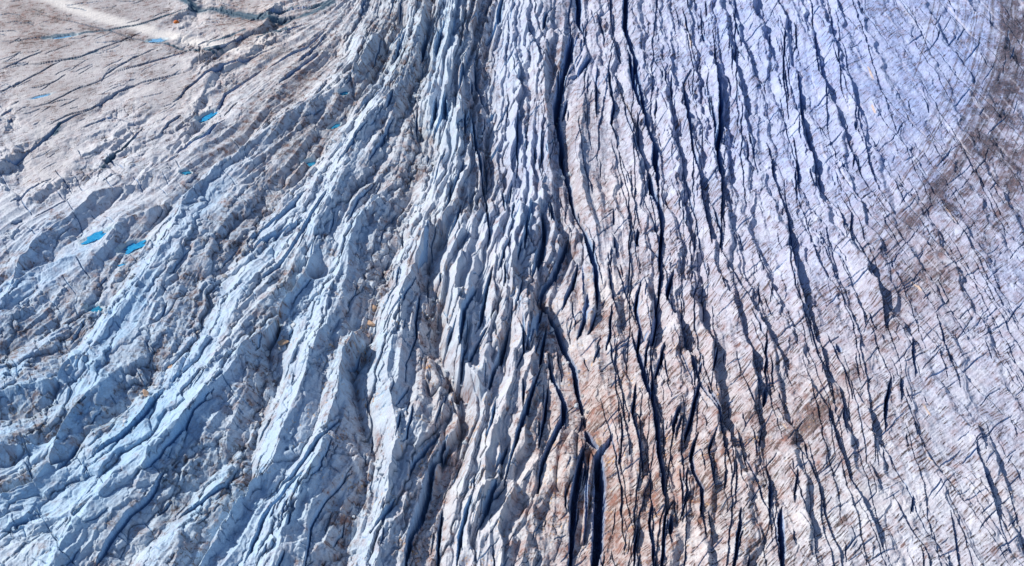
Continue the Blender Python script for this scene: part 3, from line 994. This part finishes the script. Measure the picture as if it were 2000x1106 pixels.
# ------------------------------------------------------------------ helpers for height look-up and objects
pool_specs = []
for (a, b, ha, hb, tilt) in POOLS:
    a, b = sighted(a, b, MACRO)
    sl = window(np.array([(a, b)], float), ha * 3.4)
    ct, st = math.cos(math.radians(tilt)), math.sin(math.radians(tilt))
    def ell(px, py):
        u = ((px - a) * ct - (py - b) * st) / ha; v = ((px - a) * st + (py - b) * ct) / hb
        return np.sqrt(u * u + v * v)
    e = ell(PXg[sl], PYg[sl])
    inside = e < 1.1
    lvl = float(np.percentile(H[sl][inside], 25)) - .2
    e2 = e + wn_[sl] * .35
    bowl = sstep(.95, 1.5, e2)
    H[sl] = (lvl - .5) * (1 - bowl) + np.where(e2 < 2.6, np.maximum(H[sl], lvl + .15 - 5 * sstep(1.4, 2.6, e2)), H[sl]) * bowl
    slush = sstep(.7, 1.0, e2) * (1 - sstep(1.1, 2.0, e2))
    base[sl] += (np.array((.50, .64, .72), np.float32) - base[sl]) * (slush * .7)[..., None]
    pool_specs.append((a, b, ha, hb, ct, st, lvl))

# ------------------------------------------------------------------ materials
def new_mat(name):
    m = bpy.data.materials.new(name); m.use_nodes = True
    nt = m.node_tree; return m, nt, nt.nodes['Principled BSDF']

def ice_material(name, attr=True, color=(.5, .55, .62), rough=.62):
    m, nt, b = new_mat(name); N = nt.nodes; L = nt.links
    geo = N.new('ShaderNodeNewGeometry')
    n = N.new('ShaderNodeTexNoise'); n.inputs['Scale'].default_value = 1.7; n.inputs['Detail'].default_value = 7; n.inputs['Roughness'].default_value = .65
    L.new(geo.outputs['Position'], n.inputs['Vector'])
    if attr:
        a = N.new('ShaderNodeAttribute'); a.attribute_name = 'ice_colour'; c = a.outputs['Color']
    else:
        r = N.new('ShaderNodeRGB'); r.outputs[0].default_value = (*color, 1); c = r.outputs[0]
    mp = N.new('ShaderNodeMapRange'); mp.inputs[1].default_value = .25; mp.inputs[2].default_value = .75; mp.inputs[3].default_value = .78; mp.inputs[4].default_value = 1.2
    L.new(n.outputs['Fac'], mp.inputs[0])
    mx = N.new('ShaderNodeVectorMath'); mx.operation = 'MULTIPLY'
    L.new(c, mx.inputs[0]); L.new(mp.outputs[0], mx.inputs[1])
    L.new(mx.outputs[0], b.inputs['Base Color'])
    b.inputs['Roughness'].default_value = rough
    b.inputs['Specular IOR Level'].default_value = .25
    n2_ = N.new('ShaderNodeTexNoise'); n2_.inputs['Scale'].default_value = 3.0; n2_.inputs['Detail'].default_value = 6
    L.new(geo.outputs['Position'], n2_.inputs['Vector'])
    bp = N.new('ShaderNodeBump'); bp.inputs['Strength'].default_value = .55; bp.inputs['Distance'].default_value = .18
    L.new(n2_.outputs['Fac'], bp.inputs['Height']); L.new(bp.outputs[0], b.inputs['Normal'])
    return m

ICE = ice_material('glacier_ice')

def sheet_mesh(name, x, y, z, colour, ny, nx, skip=None):
    me = bpy.data.meshes.new(name)
    nv = nx * ny
    me.vertices.add(nv)
    co = np.stack([x.ravel(), y.ravel(), z.ravel()], 1).astype(np.float32)
    me.vertices.foreach_set('co', co.ravel())
    idx = np.arange(nv, dtype=np.int32).reshape(ny, nx)
    # row index grows towards the camera, so this winding faces up
    q = np.stack([idx[1:, :-1], idx[1:, 1:], idx[:-1, 1:], idx[:-1, :-1]], -1).reshape(-1, 4)
    if skip is not None: q = q[~skip.ravel()]
    nf = len(q)
    me.loops.add(nf * 4); me.polygons.add(nf)
    me.loops.foreach_set('vertex_index', q.ravel())
    me.polygons.foreach_set('loop_start', np.arange(0, nf * 4, 4, dtype=np.int32))
    me.update(calc_edges=True)
    me.polygons.foreach_set('use_smooth', np.ones(nf, bool))
    at = me.color_attributes.new('ice_colour', 'FLOAT_COLOR', 'POINT')
    c4 = np.ones((nv, 4), np.float32); c4[:, :3] = colour.reshape(-1, 3)
    at.data.foreach_set('color', c4.ravel())
    me.materials.append(ICE)
    return me

def link(name, me, parent=None, **props):
    o = bpy.data.objects.new(name, me); col.objects.link(o)
    if parent: o.parent = parent
    for k, v in props.items(): o[k] = v
    return o

# a serac owns the quads whose four corners it covers; each is a body of its own with a root in the ice
sid = serac_id
face_id = np.where((sid[1:, :-1] == sid[1:, 1:]) & (sid[1:, :-1] == sid[:-1, 1:]) & (sid[1:, :-1] == sid[:-1, :-1]), sid[1:, :-1], 0)
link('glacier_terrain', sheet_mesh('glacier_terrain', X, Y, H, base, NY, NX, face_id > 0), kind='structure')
def serac_object(k, lab):
    ii, jj = np.nonzero(face_id == k)
    if not len(ii): return
    vid = {}; co = []; cl = []; faces = []
    ids = np.stack([(ii + 1) * NX + jj, (ii + 1) * NX + jj + 1, ii * NX + jj + 1, ii * NX + jj], 1)
    uni, inv = np.unique(ids.ravel(), return_inverse=True)
    inv = inv.reshape(-1, 4)
    co = np.stack([X.ravel()[uni], Y.ravel()[uni], H.ravel()[uni]], 1); cl = base.reshape(-1, 3)[uni]
    edges = {}
    for f in inv.tolist():
        for a, b in zip(f, f[1:] + f[:1]):
            if (b, a) in edges: del edges[(b, a)]
            else: edges[(a, b)] = 1
    rim = sorted({v for e in edges for v in e}); foot = {v: len(co) + n for n, v in enumerate(rim)}
    low = co[rim].copy(); low[:, 2] = co[:, 2].min() - 4.0
    org = np.array([co[:, 0].mean(), co[:, 1].mean(), low[0, 2]])
    allco = np.concatenate([co, low]) - org; allcl = np.concatenate([cl, cl[rim]])
    faces = inv.tolist() + [[b, a, foot[a], foot[b]] for a, b in edges]
    me = bpy.data.meshes.new('serac'); me.from_pydata(allco.tolist(), [], faces); me.update()
    me.polygons.foreach_set('use_smooth', np.ones(len(faces), bool))
    at = me.color_attributes.new('ice_colour', 'FLOAT_COLOR', 'POINT')
    c4 = np.ones((len(allco), 4), np.float32); c4[:, :3] = allcl; at.data.foreach_set('color', c4.ravel())
    me.materials.append(ICE)
    o = link('serac', me, label=lab, category='serac', group='seracs standing in the icefall'); o.location = org
for k, (lab, lift_, txt) in enumerate(SERACS): serac_object(k + 1, lab)
# the rest of the ice field, out of the picture on every side
ox = np.linspace(-1600, 3600, 260); oy = np.linspace(-520, 3200, 220)
OX, OY = np.meshgrid(ox, oy)
gx_, gy_ = ground(OX, OY)
gz_ = -2.5 + fbm(gx_ / 60, gy_ / 60, 201, 4) * 4.0 + fbm(gx_ / 12, gy_ / 12, 205, 3) * 1.5
oc = np.empty(OX.shape + (3,), np.float32); oc[:] = (.5, .52, .58)
inner = (OX > PX0 + 24) & (OX < PX1 - 24) & (OY > PY0 + 16) & (OY < PY1 - 24)
skip = inner[1:, :-1] & inner[1:, 1:] & inner[:-1, 1:] & inner[:-1, :-1]
link('ice_field_terrain', sheet_mesh('ice_field_terrain', gx_, gy_, gz_, oc, *OX.shape, skip), kind='structure')

# ------------------------------------------------------------------ melt pools
def water_material(name, c):
    m, nt, b = new_mat(name); N = nt.nodes; L = nt.links
    geo = N.new('ShaderNodeNewGeometry')
    n = N.new('ShaderNodeTexNoise'); n.inputs['Scale'].default_value = .9; n.inputs['Detail'].default_value = 5
    L.new(geo.outputs['Position'], n.inputs['Vector'])
    r = N.new('ShaderNodeValToRGB')
    r.color_ramp.elements[0].position = .35; r.color_ramp.elements[0].color = (c[0] * .55, c[1] * .7, c[2] * .8, 1)
    r.color_ramp.elements[1].position = .7; r.color_ramp.elements[1].color = (c[0] * 1.6 + .02, min(c[1] * 1.3, 1), min(c[2] * 1.15, 1), 1)
    L.new(n.outputs['Fac'], r.inputs[0]); L.new(r.outputs[0], b.inputs['Base Color'])
    b.inputs['Roughness'].default_value = .12
    n2_ = N.new('ShaderNodeTexNoise'); n2_.inputs['Scale'].default_value = 6
    L.new(geo.outputs['Position'], n2_.inputs['Vector'])
    bp = N.new('ShaderNodeBump'); bp.inputs['Strength'].default_value = .15; bp.inputs['Distance'].default_value = .05
    L.new(n2_.outputs['Fac'], bp.inputs['Height']); L.new(bp.outputs[0], b.inputs['Normal'])
    return m
WATER = [water_material('meltwater_bright', (.015, .33, .66)), water_material('meltwater_teal', (.02, .26, .46)), water_material('meltwater_pale', (.16, .42, .70))]

POOL_LABELS = [
 ('largest bright blue meltwater pool, a long sliver among low grey blue ridges', 0),
 ('broken bright blue meltwater pool beside the pale spur, nearly as large as the long one', 0),
 ('small turquoise meltwater pool below the two big blue pools, under a pale ridge', 1),
 ('thin azure meltwater pool where the flat ice meets the first ridges', 0),
 ('teal meltwater pool in the rubble trough under a dirty grey ridge', 1),
 ('pale teal meltwater pool with ice rubble in the upper part of the trough', 1),
 ('small dark teal pool just above the light blue ridge end', 1),
 ('pale blue pool in the dark channel of the flat upper ice', 2),
 ('tiny deep blue pool at the foot of a conical ice block', 1),
 ('faint light blue streak of meltwater on the flat pale ice', 2),
 ('blue meltwater strip in the dirty flat ice near the top edge', 2),
 ('little blue puddle on a dusty slope under the big blue pools', 0),
]
for (lab, wi), (a, b, ha, hb, ct, st, lvl) in zip(POOL_LABELS, pool_specs):
    bm = bmesh.new()
    cx, cy = ground(a, b, 0)
    cen = bm.verts.new((0, 0, 0)); ring = []
    sd = rng.uniform(0, 99); n = 44
    for k in range(n):
        th = 2 * math.pi * k / n
        rr = .95 + .85 * mnoise.noise(Vector((math.cos(th) * 1.6 + sd, math.sin(th) * 1.6, 0))) + .35 * mnoise.noise(Vector((math.cos(th) * 4 + sd, math.sin(th) * 5, 3)))
        u, v = ha * rr * math.cos(th), hb * rr * math.sin(th)
        x, y = ground(a + u * ct + v * st, b - u * st + v * ct, 0)
        ring.append(bm.verts.new((x - cx, y - cy, 0)))
    for k in range(n): bm.faces.new((cen, ring[(k + 1) % n], ring[k]))
    low = [bm.verts.new((v.co.x * .8, v.co.y * .8, -.45)) for v in ring]
    for k in range(n): bm.faces.new((ring[k], ring[(k + 1) % n], low[(k + 1) % n], low[k]))
    bmesh.ops.recalc_face_normals(bm, faces=bm.faces)
    me = bpy.data.meshes.new('meltwater_pool'); bm.to_mesh(me); bm.free(); me.materials.append(WATER[wi])
    o = link('meltwater_pool', me, label=lab, category='pool', group='meltwater pools on the glacier')
    o.location = (cx, cy, lvl)

# ------------------------------------------------------------------ fallen ice blocks
def block_mesh(seed):
    r = random.Random(seed)
    bm = bmesh.new()
    for _ in range(15):
        v = Vector((r.gauss(0, 1), r.gauss(0, 1), r.gauss(0, 1))).normalized() * r.uniform(.75, 1.1)
        bm.verts.new((v.x * 1.15, v.y * .85, v.z * .75))
    res = bmesh.ops.convex_hull(bm, input=bm.verts)
    bmesh.ops.delete(bm, geom=[g for g in res['geom_interior'] if isinstance(g, bmesh.types.BMVert)], context='VERTS')
    bmesh.ops.bevel(bm, geom=list(bm.edges), offset=.09, segments=1, affect='EDGES')
    bmesh.ops.subdivide_edges(bm, edges=list(bm.edges), cuts=1, use_grid_fill=True)
    for v in bm.verts:
        v.co += v.co.normalized() * .07 * mnoise.noise(v.co * 2.3 + Vector((seed, 0, 0)))
    bmesh.ops.recalc_face_normals(bm, faces=bm.faces)
    me = bpy.data.meshes.new('ice_block'); bm.to_mesh(me); bm.free()
    return me
B_ICE = ice_material('block_ice', False, (.52, .58, .64), .55)
B_GREY = ice_material('block_grey', False, (.42, .42, .43), .7)
B_OCHRE = ice_material('block_ochre', False, (.50, .35, .25), .7)
BLOCKS = {m.name: [] for m in (B_ICE, B_GREY, B_OCHRE)}
for k in range(6):
    for m in (B_ICE, B_GREY, B_OCHRE):
        me = block_mesh(10 + k); me.materials.append(m); BLOCKS[m.name].append(me)

CLUSTERS = [
 ('pale ice blocks in the long rubble trough', 'small pale ice block lying in the long rubble trough between two blue ridges', 44, 9,
  [(587,351),(543,393),(495,454),(468,504),(445,534),(401,604),(378,644),(361,681),(328,721),(291,769),(254,806),(214,843)]),
 ('ice blocks below the blue pools', 'small ice block in the rubble strip below the blue meltwater pools', 26, 9,
  [(268,510),(247,537),(231,587),(201,617),(157,678),(125,720),(110,803)]),
 ('ice blocks in the central gully', 'small ice block in the winding rubble gully just left of the smooth cracked slabs', 62, 10,
  [(828,154),(808,187),(820,270),(835,330),(794,417),(777,460),(767,514),(747,544),(734,597),(731,637),(721,681),(700,790),(714,863),(734,903),(727,950),(704,1030)]),
 ('ice blocks in the upper cleft', 'small ice block in the rubble cleft below the top row of ice towers', 24, 6,
  [(945,100),(951,140),(938,187),(951,267),(958,318),(968,364)]),
 ('ice blocks in the dark central crevasse', 'small ice block fallen into the dark central crevasse that crosses the whole glacier', 58, 8,
  [(1092,180),(1084,227),(1094,284),(1097,334),(1107,358),(1120,420),(1060,585),(1075,625),(1085,650),(1097,690),(1120,720),(1130,780),(1138,830)]),
 ('ice blocks in the sunken pockets', 'small ice block in a sunken shaded pocket between cracked slabs', 34, 8,
  [(840,540),(834,590),(848,634),(848,691),(905,780),(908,846),(898,903),(563,620),(545,660),(505,810),(451,906)]),
]
brng = random.Random(23)
for group, lab, cnt, spread, pts in CLUSTERS:
    for k in range(cnt):
        t = brng.uniform(0, len(pts) - 1); i = min(int(t), len(pts) - 2); f = t - i
        a = pts[i][0] * (1 - f) + pts[i + 1][0] * f + brng.gauss(0, spread); b = pts[i][1] * (1 - f) + pts[i + 1][1] * f + brng.gauss(0, spread * .7)
        q = sighted(a, b, H)
        m = B_ICE if brng.random() < .68 else B_GREY
        o = link('ice_block', brng.choice(BLOCKS[m.name]), label=lab, category='ice block', group=group)
        sz = brng.uniform(.45, 1.0) * (1.7 if brng.random() < .16 else 1)
        x, y = ground(q[0], q[1], 0)
        o.location = (x, y, sample(H, q[0], q[1]) + sz * .25)
        o.rotation_euler = (brng.uniform(-.5, .5), brng.uniform(-.5, .5), brng.uniform(0, 6.28))
        o.scale = (sz, sz * brng.uniform(.8, 1.2), sz * brng.uniform(.7, 1.2))
for a, b, sz, lab in ((553,671,2.6,'large orange ice block at the head of a dark pocket between blue ridges'),
                      (722,634,2.4,'large orange topped ice block in the winding rubble gully'),
                      (332,717,2.2,'orange ice block beside the rounded blue ice block'),
                      (285,769,2.0,'orange ice block halfway down the long rubble trough'),
                      (1143,456,2.0,'narrow orange ice block wedged beside the tall white ice tower'),
                      (730,604,2.0,'rust coloured ice block just above the orange topped one'),
                      (1171,866,2.0,'orange ice block at the head of the widest black crevasse')):
    q = sighted(a, b, H); x, y = ground(q[0], q[1], 0)
    o = link('ice_block', BLOCKS['block_ochre'][int(a) % 6], label=lab, category='ice block')
    o.location = (x, y, sample(H, q[0], q[1]) + sz * .2); o.scale = (sz, sz * .8, sz * .6); o.rotation_euler = (.1, -.15, a)

# ------------------------------------------------------------------ the tent on the far flat ice
def flat_mat(name, c, rough=.7):
    m, nt, b = new_mat(name); N = nt.nodes; L = nt.links
    n = N.new('ShaderNodeTexNoise'); n.inputs['Scale'].default_value = 5
    tc = N.new('ShaderNodeTexCoord'); L.new(tc.outputs['Object'], n.inputs['Vector'])
    r = N.new('ShaderNodeValToRGB'); r.color_ramp.elements[0].color = (*[v * .8 for v in c], 1); r.color_ramp.elements[1].color = (*[min(1, v * 1.15) for v in c], 1)
    L.new(n.outputs['Fac'], r.inputs[0]); L.new(r.outputs[0], b.inputs['Base Color']); b.inputs['Roughness'].default_value = rough
    return m
q = sighted(344, 43, H); x, y = ground(q[0], q[1], 0)
tent = bpy.data.objects.new('tent', None); col.objects.link(tent)
tent.location = (x, y, sample(H, q[0], q[1]) + .02); tent.rotation_euler = (0, 0, .5)
tent['label'] = 'tiny orange and red dome tent on the flat ice beside a dark blue channel'; tent['category'] = 'tent'
def dome(name, mat, a0, a1, r, h):
    bm = bmesh.new(); n = 12; rows = 7; g = []
    for i in range(rows + 1):
        v = i / rows; rr = r * math.cos(v * math.pi / 2) ** .8; z = h * math.sin(v * math.pi / 2)
        g.append([bm.verts.new((rr * 1.15 * math.cos(a0 + (a1 - a0) * k / n), rr * math.sin(a0 + (a1 - a0) * k / n), z)) for k in range(n + 1)])
    for i in range(rows):
        for k in range(n): bm.faces.new((g[i][k], g[i][k + 1], g[i + 1][k + 1], g[i + 1][k]))
    bmesh.ops.remove_doubles(bm, verts=bm.verts, dist=.002)
    me = bpy.data.meshes.new(name); bm.to_mesh(me); bm.free(); me.materials.append(mat)
    return link(name, me, tent)
dome('fly_sheet', flat_mat('tent_orange', (.62, .17, .03)), .75, 2 * math.pi - .15, 1.35, 1.35)
dome('door_flap', flat_mat('tent_red', (.25, .02, .02)), -.15, .75, 1.33, 1.33)
bm = bmesh.new()
bmesh.ops.create_circle(bm, cap_ends=True, segments=24, radius=1.5)
for f in bmesh.ops.extrude_face_region(bm, geom=list(bm.faces))['geom']:
    if isinstance(f, bmesh.types.BMVert): f.co.z += .05
me = bpy.data.meshes.new('groundsheet'); bm.to_mesh(me); bm.free(); me.materials.append(flat_mat('tent_floor', (.12, .08, .07))); link('groundsheet', me, tent)
